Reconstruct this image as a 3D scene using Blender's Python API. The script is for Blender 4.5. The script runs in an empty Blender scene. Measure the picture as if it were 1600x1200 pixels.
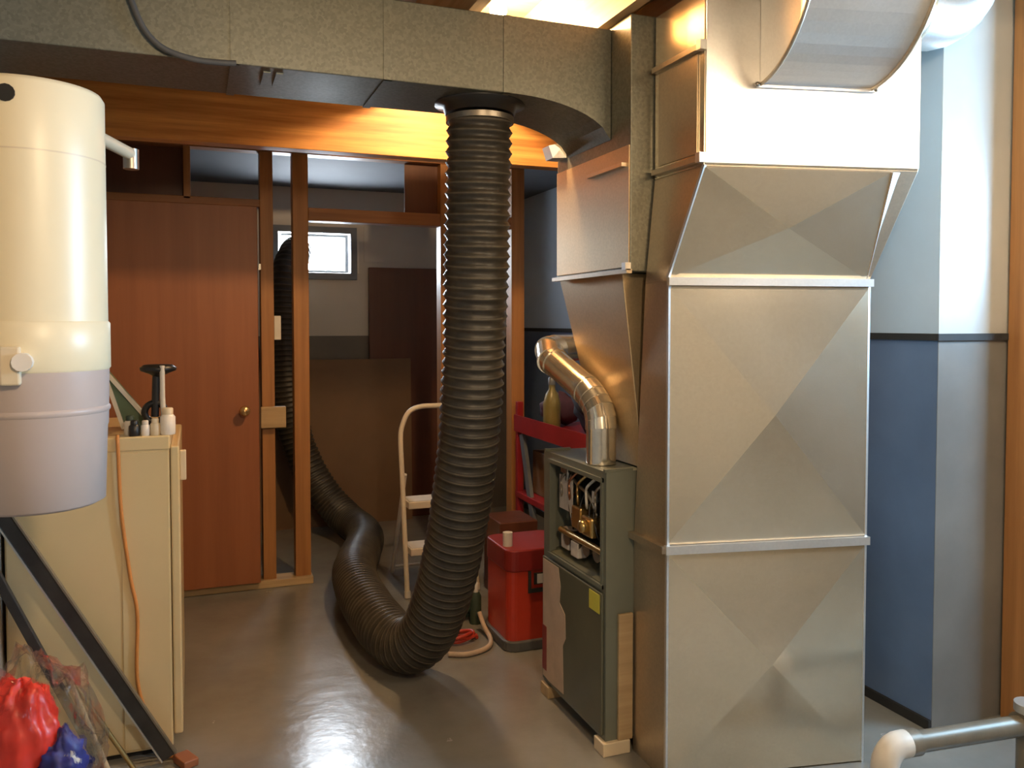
import bpy, bmesh, math, random
from mathutils import Vector, Matrix, noise
random.seed(7)
R = math.radians
S = bpy.context.scene
C = S.collection

# ------------------------------------------------------------------ camera
cam_d = bpy.data.cameras.new('camera'); cam = bpy.data.objects.new('camera', cam_d); C.objects.link(cam)
cam.location = (0, 0, 1.42); cam.rotation_euler = (R(88), 0, R(-21))
cam_d.sensor_width = 36; cam_d.lens = 36 * 1300 / 1600; cam_d.shift_y = -0.031; cam_d.clip_start = 0.02
S.camera = cam
# ------------------------------------------------------------------ world / view
W = bpy.data.worlds.new('world'); S.world = W; W.use_nodes = True
wn = W.node_tree.nodes['Background']; wn.inputs[0].default_value = (0.80, 0.90, 1.0, 1); wn.inputs[1].default_value = 4.0
vs = S.view_settings
vs.view_transform = 'Standard'; vs.look = 'None'; vs.gamma = 1; vs.use_curve_mapping = False; vs.exposure = 0.5
# ------------------------------------------------------------------ large lights
def area(name, loc, rot, sx, sy, power, col):
    l = bpy.data.lights.new(name, 'AREA'); l.shape = 'RECTANGLE'; l.size = sx; l.size_y = sy; l.energy = power; l.color = col
    o = bpy.data.objects.new(name, l); C.objects.link(o); o.location = loc; o.rotation_euler = rot
    return o
# daylight through the small window in the far room and through the one in the right-hand wall
area('daylight_far', (0.81, 6.10, 1.915), (R(-90), 0, 0), 0.50, 0.27, 62, (0.80, 0.90, 1.0))
area('daylight_right', (3.66, 1.15, 1.88), (R(90), 0, R(90)), 0.90, 0.50, 95, (0.36, 0.67, 1.0))

# ------------------------------------------------------------------ materials
def new_mat(name):
    m = bpy.data.materials.new(name); m.use_nodes = True
    nt = m.node_tree; b = nt.nodes['Principled BSDF']
    return m, nt, b
def ramp(nt, src, stops):
    r = nt.nodes.new('ShaderNodeValToRGB'); e = r.color_ramp.elements
    while len(e) < len(stops): e.new(0.5)
    for k, (p, c) in enumerate(stops):
        e[k].position = p; e[k].color = (*c, 1) if len(c) == 3 else c
    nt.links.new(src, r.inputs[0]); return r
def coords(nt, scale=(1, 1, 1), kind='Object'):
    t = nt.nodes.new('ShaderNodeTexCoord'); mp = nt.nodes.new('ShaderNodeMapping')
    mp.inputs['Scale'].default_value = scale; nt.links.new(t.outputs[kind], mp.inputs[0]); return mp.outputs[0]
def noise_tex(nt, vec, scale, detail=4, rough=0.6):
    n = nt.nodes.new('ShaderNodeTexNoise'); n.inputs['Scale'].default_value = scale
    n.inputs['Detail'].default_value = detail; n.inputs['Roughness'].default_value = rough
    nt.links.new(vec, n.inputs['Vector']); return n.outputs[0]
def bump(nt, b, src, strength, dist=0.01):
    k = nt.nodes.new('ShaderNodeBump'); k.inputs['Strength'].default_value = strength; k.inputs['Distance'].default_value = dist
    nt.links.new(src, k.inputs['Height']); nt.links.new(k.outputs[0], b.inputs['Normal'])
def plain(name, c, rough=0.5, metal=0.0, var=0.12, scale=9.0, bmp=0.05, coat=0.0):
    m, nt, b = new_mat(name)
    n = noise_tex(nt, coords(nt), scale)
    lo = tuple(max(0, v * (1 - var)) for v in c); hi = tuple(min(1, v * (1 + var)) for v in c)
    r = ramp(nt, n, [(0.3, lo), (0.7, hi)]); nt.links.new(r.outputs[0], b.inputs['Base Color'])
    b.inputs['Roughness'].default_value = rough; b.inputs['Metallic'].default_value = metal
    b.inputs['Coat Weight'].default_value = coat
    if bmp: bump(nt, b, noise_tex(nt, coords(nt), scale * 4), bmp, 0.004)
    return m
def galv(name, c, rough=0.32, var=0.1, spangle=150.0, bmp=0.03, warp=0.03):
    m, nt, b = new_mat(name)
    v = nt.nodes.new('ShaderNodeTexVoronoi'); v.inputs['Scale'].default_value = spangle
    nt.links.new(coords(nt), v.inputs['Vector'])
    r = ramp(nt, v.outputs['Color'], [(0.2, tuple(x * (1 - var) for x in c)), (0.8, tuple(min(1, x * (1 + var)) for x in c))])
    n2 = noise_tex(nt, coords(nt), 2.2, 5)
    mx = nt.nodes.new('ShaderNodeMix'); mx.data_type = 'RGBA'; mx.blend_type = 'MULTIPLY'; mx.inputs[0].default_value = 0.5
    r2 = ramp(nt, n2, [(0.3, (0.86, 0.85, 0.83)), (0.65, (1, 1, 1))])
    nt.links.new(r.outputs[0], mx.inputs[6]); nt.links.new(r2.outputs[0], mx.inputs[7])
    nt.links.new(mx.outputs[2], b.inputs['Base Color'])
    rr = nt.nodes.new('ShaderNodeMapRange'); rr.inputs[3].default_value = rough - 0.06; rr.inputs[4].default_value = rough + 0.1
    nt.links.new(n2, rr.inputs[0]); nt.links.new(rr.outputs[0], b.inputs['Roughness'])
    b.inputs['Metallic'].default_value = 0.88
    bump(nt, b, noise_tex(nt, coords(nt), 5.0, 2), warp, 0.02)
    return m
def wood(name, dark, light, rough=0.5, axis=0, scale=6.0, coat=0.0):
    m, nt, b = new_mat(name)
    sc = [scale * 3.5] * 3; sc[axis] = scale * 0.16
    v = coords(nt, tuple(sc))
    n = noise_tex(nt, v, 1.0, 7, 0.62)
    r = ramp(nt, n, [(0.28, dark), (0.50, tuple((a + c) / 2 for a, c in zip(dark, light))), (0.72, light)])
    nt.links.new(r.outputs[0], b.inputs['Base Color'])
    b.inputs['Roughness'].default_value = rough; b.inputs['Coat Weight'].default_value = coat
    bump(nt, b, n, 0.12, 0.004)
    return m
def two_tone(name, up, low, z0, rough=0.4):
    # wall painted in two colours, the change at the height of the dado line
    m, nt, b = new_mat(name)
    g = nt.nodes.new('ShaderNodeNewGeometry'); sp = nt.nodes.new('ShaderNodeSeparateXYZ'); nt.links.new(g.outputs['Position'], sp.inputs[0])
    gt = nt.nodes.new('ShaderNodeMath'); gt.operation = 'GREATER_THAN'; gt.inputs[1].default_value = z0; nt.links.new(sp.outputs[2], gt.inputs[0])
    n = noise_tex(nt, coords(nt), 3.0, 5)
    ru = ramp(nt, n, [(0.3, tuple(x * 0.92 for x in up)), (0.7, up)]); rl = ramp(nt, n, [(0.3, tuple(x * 0.85 for x in low)), (0.7, tuple(x * 1.12 for x in low))])
    mx = nt.nodes.new('ShaderNodeMix'); mx.data_type = 'RGBA'
    nt.links.new(gt.outputs[0], mx.inputs[0]); nt.links.new(rl.outputs[0], mx.inputs[6]); nt.links.new(ru.outputs[0], mx.inputs[7])
    nt.links.new(mx.outputs[2], b.inputs['Base Color']); b.inputs['Roughness'].default_value = rough
    bump(nt, b, noise_tex(nt, coords(nt), 14.0, 3), 0.05, 0.01)
    return m

M = {}
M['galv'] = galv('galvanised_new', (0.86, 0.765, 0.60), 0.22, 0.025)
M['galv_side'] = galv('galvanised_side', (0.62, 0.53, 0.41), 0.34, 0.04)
M['galv_plenum_lit'] = galv('galvanised_plenum_warm_lit', (0.60, 0.475, 0.30), 0.46, 0.04)  # warm tan of the bulb's light put into the metal colour
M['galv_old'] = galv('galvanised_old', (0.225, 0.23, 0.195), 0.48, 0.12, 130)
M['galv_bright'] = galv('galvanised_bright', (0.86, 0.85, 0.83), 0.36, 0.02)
M['flue'] = galv('flue_metal', (0.86, 0.80, 0.68), 0.16, 0.05, 60, 0.02, 0.06)
M['wood_beam'] = wood('pine_beam', (0.32, 0.11, 0.022), (0.78, 0.39, 0.11), 0.5, 0, 9)
M['wood_stud'] = wood('pine_stud', (0.26, 0.105, 0.028), (0.44, 0.20, 0.06), 0.5, 2, 6)
M['wood_hdr'] = wood('pine_header', (0.20, 0.075, 0.022), (0.36, 0.15, 0.045), 0.5, 0, 6)
M['wood_pale'] = wood('pale_wood', (0.36, 0.24, 0.12), (0.55, 0.40, 0.22), 0.55, 0, 6)
M['wood_joist'] = wood('joist_wood', (0.34, 0.20, 0.09), (0.60, 0.42, 0.22), 0.6, 1, 6)
M['door'] = wood('door_veneer', (0.25, 0.082, 0.030), (0.35, 0.125, 0.048), 0.45, 2, 3.0)
M['door_dark'] = wood('dark_door', (0.085, 0.026, 0.012), (0.13, 0.042, 0.018), 0.45, 2, 3.5)
M['hardboard'] = plain('hardboard', (0.17, 0.095, 0.045), 0.6, 0, 0.1, 3)
M['cream'] = plain('cream_enamel', (0.70, 0.55, 0.30), 0.30, 0, 0.05, 2.5, 0.0, 0.3)
M['canister'] = plain('cream_paint', (0.84, 0.73, 0.50), 0.36, 0, 0.03, 2, 0.0, 0.0)
M['cup'] = plain('lavender_plastic', (0.50, 0.41, 0.37), 0.42, 0, 0.05, 3, 0.0)
M['pvc'] = plain('pvc', (0.72, 0.60, 0.42), 0.35, 0, 0.04)
M['black'] = plain('black_plastic', (0.016, 0.015, 0.015), 0.38, 0, 0.2)
M['hose'] = plain('hose_fabric', (0.040, 0.034, 0.026), 0.42, 0, 0.35, 14, 0.1)
M['hose_dirty'] = plain('hose_rib', (0.085, 0.072, 0.052), 0.45, 0, 0.3, 14, 0.1)
M['furnace'] = plain('furnace_enamel', (0.155, 0.165, 0.13), 0.35, 0, 0.08, 4, 0.02)
M['furnace_low'] = plain('furnace_panel', (0.105, 0.105, 0.07), 0.38, 0, 0.12, 5, 0.03)
M['furnace_in'] = plain('burner_back_dark', (0.022, 0.019, 0.015), 0.7, 0, 0.4, 20)  # near-black colour for the back of the burner compartment
M['steel'] = plain('steel_fitting', (0.38, 0.35, 0.30), 0.35, 0.9, 0.15)
M['brass'] = plain('brass_fitting', (0.60, 0.42, 0.17), 0.3, 0.9, 0.15)
M['knob'] = plain('brass_knob', (0.75, 0.50, 0.24), 0.25, 0.8, 0.05)
M['paper'] = plain('pink_paper', (0.50, 0.38, 0.28), 0.7, 0, 0.12, 12)
M['label'] = plain('white_label', (0.62, 0.56, 0.50), 0.6, 0, 0.12, 40)
M['yellow'] = plain('yellow_sticker', (0.58, 0.55, 0.07), 0.6, 0, 0.1)
M['red'] = plain('red_paint', (0.50, 0.045, 0.022), 0.32, 0, 0.12, 6, 0.02)
M['red_dark'] = plain('red_lid', (0.24, 0.018, 0.014), 0.4, 0, 0.12, 6, 0.02)
M['red_shelf'] = plain('red_shelf_paint', (0.27, 0.016, 0.022), 0.35, 0, 0.12, 6, 0.02)
M['red_bag'] = plain('red_cloth', (0.75, 0.045, 0.025), 0.35, 0, 0.25, 8, 0.2)
M['blue_bag'] = plain('blue_cloth', (0.035, 0.04, 0.24), 0.4, 0, 0.4, 20, 0.2)
M['navy'] = plain('navy_cloth', (0.012, 0.017, 0.032), 0.7, 0, 0.3, 9, 0.2)
M['purple'] = plain('purple_cloth', (0.055, 0.022, 0.045), 0.7, 0, 0.3, 9, 0.2)
M['bluegrey'] = plain('blue_grey_metal', (0.15, 0.17, 0.20), 0.45, 0.2, 0.1)
M['olive'] = plain('yellow_plastic', (0.20, 0.17, 0.06), 0.4, 0, 0.15)
M['green'] = plain('green_board', (0.09, 0.14, 0.085), 0.5, 0, 0.1)
M['greencloth'] = plain('green_cord', (0.03, 0.05, 0.03), 0.6, 0, 0.2)
M['white'] = plain('white_enamel', (0.80, 0.74, 0.66), 0.35, 0, 0.05)
M['white_dull'] = plain('white_plastic', (0.66, 0.62, 0.55), 0.45, 0, 0.08)
M['ladder'] = plain('ladder_white', (0.70, 0.62, 0.50), 0.35, 0, 0.05)
M['orange'] = plain('orange_cord', (0.62, 0.25, 0.06), 0.5, 0, 0.08)
M['charcoal'] = plain('charcoal_board', (0.030, 0.026, 0.022), 0.5, 0, 0.3, 12, 0.1)
M['alu'] = plain('aluminium_edge', (0.62, 0.60, 0.55), 0.35, 0.7, 0.08)
M['pipe'] = plain('drain_pipe', (0.19, 0.16, 0.115), 0.4, 0.2, 0.18, 9)
M['copper'] = plain('copper', (0.42, 0.18, 0.09), 0.3, 0.9, 0.1)
M['rubber'] = plain('grey_base', (0.10, 0.095, 0.09), 0.6, 0, 0.1)
M['dark'] = plain('dark_gap', (0.02, 0.018, 0.016), 0.8, 0, 0.2)
M['frame_grey'] = plain('window_frame_paint', (0.13, 0.145, 0.16), 0.5, 0, 0.1)
M['ceil_far'] = plain('far_ceiling_paint', (0.10, 0.107, 0.12), 0.8, 0, 0.1, 2)
M['subfloor'] = wood('subfloor_board', (0.24, 0.165, 0.085), (0.36, 0.27, 0.15), 0.7, 0, 4)
M['wall_front'] = plain('front_wall_plaster', (0.62, 0.56, 0.46), 0.7, 0, 0.1, 3)
M['wall_left'] = plain('left_wall_paint', (0.30, 0.26, 0.21), 0.6, 0, 0.1, 3)
M['wall_far'] = two_tone('far_wall_paint', (0.52, 0.48, 0.42), (0.10, 0.085, 0.072), 1.33)
M['wall_r'] = two_tone('wall_paint_daylight_blue', (0.48, 0.57, 0.67), (0.12, 0.178, 0.295), 1.372, 0.32)  # blue of reflected daylight put into both wall tones
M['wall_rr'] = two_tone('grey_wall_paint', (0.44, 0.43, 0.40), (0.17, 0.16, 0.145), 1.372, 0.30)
# glossy painted concrete floor
def floor_mat():
    m, nt, b = new_mat('painted_concrete')
    n = noise_tex(nt, coords(nt), 1.6, 6); n2 = noise_tex(nt, coords(nt), 7, 5)
    r = ramp(nt, n, [(0.30, (0.165, 0.155, 0.132)), (0.55, (0.225, 0.218, 0.195)), (0.75, (0.275, 0.268, 0.245))])
    nt.links.new(r.outputs[0], b.inputs['Base Color'])
    rr = nt.nodes.new('ShaderNodeMapRange'); rr.inputs[3].default_value = 0.12; rr.inputs[4].default_value = 0.34
    nt.links.new(n2, rr.inputs[0]); nt.links.new(rr.outputs[0], b.inputs['Roughness'])
    b.inputs['Specular IOR Level'].default_value = 0.65
    bump(nt, b, noise_tex(nt, coords(nt), 11.0, 3), 0.16, 0.01)
    return m
M['floor'] = floor_mat()
def glass_mat(name, tint, rough, alpha):
    m, nt, b = new_mat(name)
    b.inputs['Base Color'].default_value = (*tint, 1); b.inputs['Roughness'].default_value = rough
    b.inputs['Transmission Weight'].default_value = 1.0; b.inputs['IOR'].default_value = 1.25; b.inputs['Alpha'].default_value = alpha
    n = noise_tex(nt, coords(nt), 22, 4); bump(nt, b, n, 0.5 if alpha < 0.9 else 0.02, 0.01)
    return m
M['glass'] = glass_mat('window_glass', (0.95, 0.98, 1), 0.02, 0.35)
M['plastic_film'] = glass_mat('clear_film', (0.95, 0.95, 0.95), 0.12, 0.35)
def emit(name, c, s):
    m, nt, b = new_mat(name); b.inputs['Emission Color'].default_value = (*c, 1); b.inputs['Emission Strength'].default_value = s
    n = noise_tex(nt, coords(nt), 3); return m
M['tube_glow'] = emit('lit_tube', (1.0, .77, .50), 46)
M['bulb'] = emit('lit_bulb', (1.0, 0.80, 0.52), 30)

# ------------------------------------------------------------------ mesh helpers
class MB:
    def __init__(s): s.v = []; s.f = []; s.sm = set()
    def add(s, v, f, smooth=False):
        k = len(s.v); s.v += [tuple(x) for x in v]
        for q in f:
            if smooth: s.sm.add(len(s.f))
            s.f.append(tuple(i + k for i in q))
        return s
    def box(s, a, b):
        x0, y0, z0 = a; x1, y1, z1 = b
        return s.hexa([(x0, y0, z0), (x1, y0, z0), (x1, y1, z0), (x0, y1, z0)], [(x0, y0, z1), (x1, y0, z1), (x1, y1, z1), (x0, y1, z1)])
    def hexa(s, lo, hi):
        return s.add(list(lo) + list(hi), [(3, 2, 1, 0), (4, 5, 6, 7), (0, 1, 5, 4), (1, 2, 6, 5), (2, 3, 7, 6), (3, 0, 4, 7)])
    def bar(s, p, q, w, h, up=(0, 0, 1)):
        p = Vector(p); q = Vector(q); d = (q - p).normalized(); u = Vector(up)
        if abs(d.dot(u)) > 0.98: u = Vector((0, 1, 0))
        sx = d.cross(u).normalized(); sz = sx.cross(d).normalized()
        o = [sx * -w / 2 + sz * -h / 2, sx * w / 2 + sz * -h / 2, sx * w / 2 + sz * h / 2, sx * -w / 2 + sz * h / 2]
        return s.hexa([p + k for k in o], [q + k for k in o])
    def tube(s, pts, rad, n=12, cap=True):
        pts = [Vector(p) for p in pts]; rads = rad if isinstance(rad, (list, tuple)) else [rad] * len(pts)
        t = [(pts[min(i + 1, len(pts) - 1)] - pts[max(i - 1, 0)]).normalized() for i in range(len(pts))]
        u = Vector((0, 0, 1)) if abs(t[0].z) < 0.9 else Vector((1, 0, 0))
        u = (u - t[0] * u.dot(t[0])).normalized()
        V = []; Fc = []
        for i, p in enumerate(pts):
            u = (u - t[i] * u.dot(t[i])).normalized(); w = t[i].cross(u)
            for k in range(n):
                a = 2 * math.pi * k / n; V.append(p + (u * math.cos(a) + w * math.sin(a)) * rads[i])
        for i in range(len(pts) - 1):
            for k in range(n): Fc.append((i * n + k, i * n + (k + 1) % n, (i + 1) * n + (k + 1) % n, (i + 1) * n + k))
        s.add(V, Fc, True)
        if cap:
            s.add(V[:n], [tuple(range(n - 1, -1, -1))]); s.add(V[-n:], [tuple(range(n))])
        return s
    def lathe(s, prof, c=(0, 0, 0), n=32):
        V = []; Fc = []
        for r, z in prof:
            for k in range(n):
                a = 2 * math.pi * k / n; V.append((c[0] + r * math.cos(a), c[1] + r * math.sin(a), c[2] + z))
        for i in range(len(prof) - 1):
            for k in range(n): Fc.append((i * n + k, i * n + (k + 1) % n, (i + 1) * n + (k + 1) % n, (i + 1) * n + k))
        s.add(V, Fc, True)
        if prof[0][0] > 1e-4: s.add(V[:n], [tuple(range(n - 1, -1, -1))])
        if prof[-1][0] > 1e-4: s.add(V[-n:], [tuple(range(n))])
        return s
    def blob(s, c, r, seed=0, amp=0.25, fr=2.0, n=20, flat=None):
        V = []; Fc = []; m = n // 2
        for i in range(m + 1):
            th = math.pi * i / m
            for k in range(n):
                ph = 2 * math.pi * k / n
                d = Vector((math.sin(th) * math.cos(ph), math.sin(th) * math.sin(ph), math.cos(th)))
                q = 1 + amp * noise.fractal(d * fr + Vector((seed * 7.3, seed, 0)), 0.7, 2.0, 4)
                p = Vector((c[0] + d.x * r[0] * q, c[1] + d.y * r[1] * q, c[2] + d.z * r[2] * q))
                if flat is not None and p.z < flat: p.z = flat
                V.append(p)
        for i in range(m):
            for k in range(n): Fc.append((i * n + k, (i + 1) * n + k, (i + 1) * n + (k + 1) % n, i * n + (k + 1) % n))
        return s.add(V, Fc, True)
    def build(s, name, mat, parent=None, bevel=0):
        me = bpy.data.meshes.new(name); me.from_pydata(s.v, [], s.f); me.update()
        bm = bmesh.new(); bm.from_mesh(me); bmesh.ops.remove_doubles(bm, verts=bm.verts, dist=1e-5) if not s.sm else None
        bmesh.ops.recalc_face_normals(bm, faces=bm.faces); bm.to_mesh(me); bm.free()
        for i in s.sm:
            if i < len(me.polygons): me.polygons[i].use_smooth = True
        o = bpy.data.objects.new(name, me); C.objects.link(o)
        me.materials.append(M[mat] if isinstance(mat, str) else mat)
        if parent: o.parent = parent; o.matrix_parent_inverse = parent.matrix_world.inverted()
        if bevel:
            b = o.modifiers.new('bevel', 'BEVEL'); b.width = bevel; b.segments = 2; b.limit_method = 'ANGLE'
        return o
def tag(o, label=None, cat=None, group=None, kind=None):
    if label: o['label'] = label
    if cat: o['category'] = cat
    if group: o['group'] = group
    if kind: o['kind'] = kind
    return o
def thing(name, loc, label=None, cat=None, group=None, kind=None):
    o = bpy.data.objects.new(name, None); C.objects.link(o); o.location = loc; o.empty_display_size = 0.05
    o.matrix_world = Matrix.Translation(Vector(loc))
    return tag(o, label, cat, group, kind)
def smooth_path(pts, step):
    # Catmull-Rom resampled at even steps
    P = [Vector(p) for p in pts]; P = [P[0] * 2 - P[1]] + P + [P[-1] * 2 - P[-2]]
    raw = []
    for i in range(1, len(P) - 2):
        a, b, c, d = P[i - 1:i + 3]
        for k in range(40):
            t = k / 40
            raw.append(0.5 * ((2 * b) + (c - a) * t + (2 * a - 5 * b + 4 * c - d) * t * t + (3 * b - a - 3 * c + d) * t ** 3))
    raw.append(P[-2]); out = [raw[0]]; acc = 0
    for i in range(1, len(raw)):
        seg = (raw[i] - raw[i - 1]).length
        while acc + seg >= step:
            f = (step - acc) / seg; p = raw[i - 1].lerp(raw[i], f); out.append(p)
            raw[i - 1] = p; seg = (raw[i] - p).length; acc = 0
        acc += seg
    return out

# ================================================================== SETTING
ZJ, ZC = 2.40, 2.66                      # underside of joists, underside of subfloor
XL, XR, XRR = -0.56, 2.388, 3.60          # left wall, right wall, right wall of the near part
YF, YB, YP, YC = -2.6, 6.0, 4.66, 2.142  # wall behind the camera, far wall, partition, corner of the right wall

tag(MB().box((XL - .1, YF - .1, -0.1), (XRR + .1, YB + .1, 0)).build('floor', 'floor'), kind='structure')
ceiling = tag(MB().box((XL - .1, YF - .1, ZC), (XRR + .1, YB + .2, ZC + 0.05)).build('ceiling', 'subfloor'), kind='structure')
for x in (-0.36, 0.04, 0.44, 0.84, 1.29, 1.69, 2.09, 2.89, 3.29):
    yb = YP - 0.02
    ya = YF if x < 2.4 else YF
    yb = yb if x < 2.38 else YC
    MB().box((x - 0.02, ya, ZJ), (x + 0.02, yb, ZC)).build('joist', 'wood_joist', ceiling)
tag(MB().box((XL, YP + 0.05, 2.37), (XR, YB, 2.395)).build('ceiling_far_room', 'ceil_far'), kind='structure')
tag(MB().box((XL - .1, YF - .1, 0), (XL, YB + .1, ZC)).build('wall_left', 'wall_left'), kind='structure')
tag(MB().box((XL, YF - .1, 0), (XRR + .1, YF, ZC)).build('wall_front', 'wall_front'), kind='structure')

# far wall with the window opening
wx0, wx1, wz0, wz1 = 0.56, 1.06, 1.775, 2.055
m = MB()
m.box((XL, YB, 0), (wx0, YB + .1, ZC)); m.box((wx1, YB, 0), (XR + .1, YB + .1, ZC)); m.box((wx0, YB, 0), (wx1, YB + .1, wz0)); m.box((wx0, YB, wz1), (wx1, YB + .1, ZC))
tag(m.build('wall_back', 'wall_far'), kind='structure')
win = thing('window_1', (0.81, YB, wz0), kind='structure')
m = MB(); t = 0.045
m.box((wx0 - t, YB - .03, wz0 - t), (wx1 + t, YB, wz0)); m.box((wx0 - t, YB - .03, wz1), (wx1 + t, YB, wz1 + t)); m.box((wx0 - t, YB - .03, wz0), (wx0, YB, wz1)); m.box((wx1, YB - .03, wz0), (wx1 + t, YB, wz1))
m.build('window_frame', 'frame_grey', win)
m = MB(); t = 0.022   # hopper sash tipped into the room
m.box((wx0 + .02, YB + .03, wz0 + .005), (wx1 - .005, YB + .05, wz0 + t)); m.box((wx0 + .02, YB + .03, wz1 - t), (wx1 - .005, YB + .05, wz1 - .003)); m.box((wx1 - .03, YB + .03, wz0 + t), (wx1 - .005, YB + .05, wz1 - t))
m.build('sash', 'frame_grey', win)
MB().box((wx0 + .20, YB + .037, wz0 + t), (wx1 - .03, YB + .041, wz1 - t)).build('pane', 'glass', win)
MB().box((wx1 + .046, YB - .035, wz0 + .0), (wx1 + .056, YB - .02, wz1 - .05)).build('stay', 'white_dull', win)

# right-hand walls: the recessed length, the short face towards the camera, the near length with its own window
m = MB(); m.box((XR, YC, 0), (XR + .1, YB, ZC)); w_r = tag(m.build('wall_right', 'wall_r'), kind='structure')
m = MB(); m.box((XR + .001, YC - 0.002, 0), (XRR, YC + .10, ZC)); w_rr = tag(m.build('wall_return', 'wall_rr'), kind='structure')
ry0, ry1, rz0, rz1 = 0.70, 1.60, 1.63, 2.13
m = MB()
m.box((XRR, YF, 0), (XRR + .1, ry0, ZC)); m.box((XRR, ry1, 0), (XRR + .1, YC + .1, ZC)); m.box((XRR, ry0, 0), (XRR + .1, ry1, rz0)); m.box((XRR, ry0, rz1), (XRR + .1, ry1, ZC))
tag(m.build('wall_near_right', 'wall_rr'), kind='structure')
win2 = thing('window_2', (XRR, 1.15, rz0), kind='structure')
m = MB(); t = 0.05
m.box((XRR - .02, ry0 - t, rz0 - t), (XRR, ry1 + t, rz0)); m.box((XRR - .02, ry0 - t, rz1), (XRR, ry1 + t, rz1 + t)); m.box((XRR - .02, ry0 - t, rz0), (XRR, ry0, rz1)); m.box((XRR - .02, ry1, rz0), (XRR, ry1 + t, rz1))
m.build('window_frame', 'wood_stud', win2)
# dark dado strips
MB().box((XR - .012, YC - 0.004, 1.360), (XR, YB, 1.384)).build('dado_strip', 'dark', w_r)
MB().box((XR - .012, YC - .014, 1.360), (2.708, YC - 0.002, 1.384)).build('dado_strip', 'dark', w_rr)
tag(MB().box((XR - .012, YC + 0.0, 0), (XR, YB, 0.035)).build('baseboard_right', 'dark'), kind='structure')
tr = thing('trim_1', (2.67, 2.09, 0), kind='structure')
MB().box((2.722, 2.05, 0), (2.86, 2.128, ZC)).build('post', 'wood_stud', tr)
MB().box((2.708, 2.035, 0), (2.728, 2.13, ZC)).build('casing_edge', 'wood_stud', tr)

# stud partition
part = thing('wall_partition', (0.6, YP, 0), kind='structure')
def stud(x0, x1, z0=0.04, z1=2.33, y0=YP - .045, y1=YP + .045, mat='wood_stud', name='stud'):
    MB().box((x0, y0, z0), (x1, y1, z1)).build(name, mat, part, 0.003)
for a, b in ((-0.56, -0.44), (0.341, 0.408), (0.510, 0.592), (1.334, 1.392), (1.769, 1.851)): stud(a, b)
stud(-0.035, 0.0, 2.06)
stud(-0.56, 1.851, 2.33, ZJ, mat='wood_hdr', name='top_plate')
stud(-0.44, 0.341, 2.035, 2.075, mat='wood_hdr', name='header')
stud(0.592, 1.334, 1.975, 2.045, mat='wood_hdr', name='header')
stud(1.392, 1.769, 1.975, 2.045, mat='wood_hdr', name='header')
stud(-0.56, 0.60, 0.0, 0.04, y0=YP - .07, mat='wood_pale', name='sill_plate')
MB().box((-.44, YP + .02, 2.075), (-.035, YP + .03, 2.33)).build('transom_panel', 'door_dark', part)
MB().box((1.14, YP + .02, 2.045), (1.334, YP + .03, 2.33)).build('transom_panel', 'door_dark', part)
MB().box((.412, YP + .0, 1.33), (.448, YP + .035, 1.46)).build('switch_box', 'white_dull', part, 0.003)

d1 = thing('door_1', (-0.03, 4.585, 0.03), kind='structure')
MB().box((-0.436, 4.55, 0.045), (0.322, 4.588, 2.03)).build('slab', 'door', d1, 0.004)
m = MB(); m.lathe([(0.0, 0), (0.018, 0.002), (0.012, 0.02), (0.012, 0.03), (0.026, 0.042), (0.028, 0.055), (0.018, 0.066), (0, 0.068)], n=20)
m.v = [(0.247 + x, 4.550 - z, 0.966 + y) for x, y, z in m.v]; m.build('knob', 'knob', d1)
MB().box((0.326, 4.545, 1.70), (0.338, 4.56, 1.73)).build('hinge', 'steel', d1)
tag(MB().box((0.332, 4.575, 0.862), (0.462, 4.612, 0.975)).build('latch_block', 'wood_pale', None, 0.004), 'pale wooden latch block nailed across the stud beside the door', 'block')

# exposed beam
bm_ = thing('wooden_beam', (1.0, 3.65, 2.15), 'orange pine beam running under the joists in front of the door', 'beam')
for k in range(2):
    MB().box((XL, 3.60 + k * .046, 2.15 + .002 * k), (XR, 3.644 + k * .046, ZJ)).build('plank', 'wood_beam', bm_, 0.003)

# ================================================================== DUCTS
# ---- trunk
trunk = thing('trunk_duct', (0.4, 2.63, 2.144), 'long grey galvanised trunk duct under the joists with curved end', 'duct')
Y0, Y1, ZB, ZT, XE = 2.472, 2.80, 2.144, 2.384, 1.298
sec = [(-0.555, 0.118), (0.122, 0.55), (0.554, 0.93)]
for a, b in sec:
    MB().box((a, Y0, ZB), (b, Y1, ZT)).build('duct_section', 'galv_old', trunk, 0.003)
# curved last section: underside sweeps down into the plenum
m = MB(); n = 12; top = []; bot = []
for i in range(n + 1):
    x = 0.934 + (XE - 0.934) * i / n; u = max(0, (x - 0.95) / (XE - 0.95))
    z = ZB - 0.118 * (1 - math.sqrt(max(0, 1 - u * u * 0.98))) / (1 - math.sqrt(0.02))
    top.append((x, ZT)); bot.append((x, z))
V = []; Fq = []
for (x, z), (_, zt) in zip(bot, top): V += [(x, Y0, z), (x, Y1, z), (x, Y1, zt), (x, Y0, zt)]
for i in range(n):
    k = i * 4
    for j in range(4): Fq.append((k + j, k + (j + 1) % 4, k + 4 + (j + 1) % 4, k + 4 + j))
Fq += [(0, 1, 2, 3), (n * 4 + 3, n * 4 + 2, n * 4 + 1, n * 4)]
m.add(V, Fq).build('curved_end', 'galv_old', trunk)
for x in (0.12, 0.552, 0.932):
    m = MB(); t = .003
    m.box((x - .012, Y0 - t, ZB - t), (x + .012, Y0, ZT)); m.box((x - .012, Y0 - t, ZB - t), (x + .012, Y1 + t, ZB)); m.build('seam_cleat', 'galv_old', trunk)
m = MB(); m.lathe([(.150, 0), (.150, -.006), (.122, -.012), (.116, -.035), (.110, -.035)], (.899, 2.64, ZB), 36); m.build('hose_collar', 'black', trunk)
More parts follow.
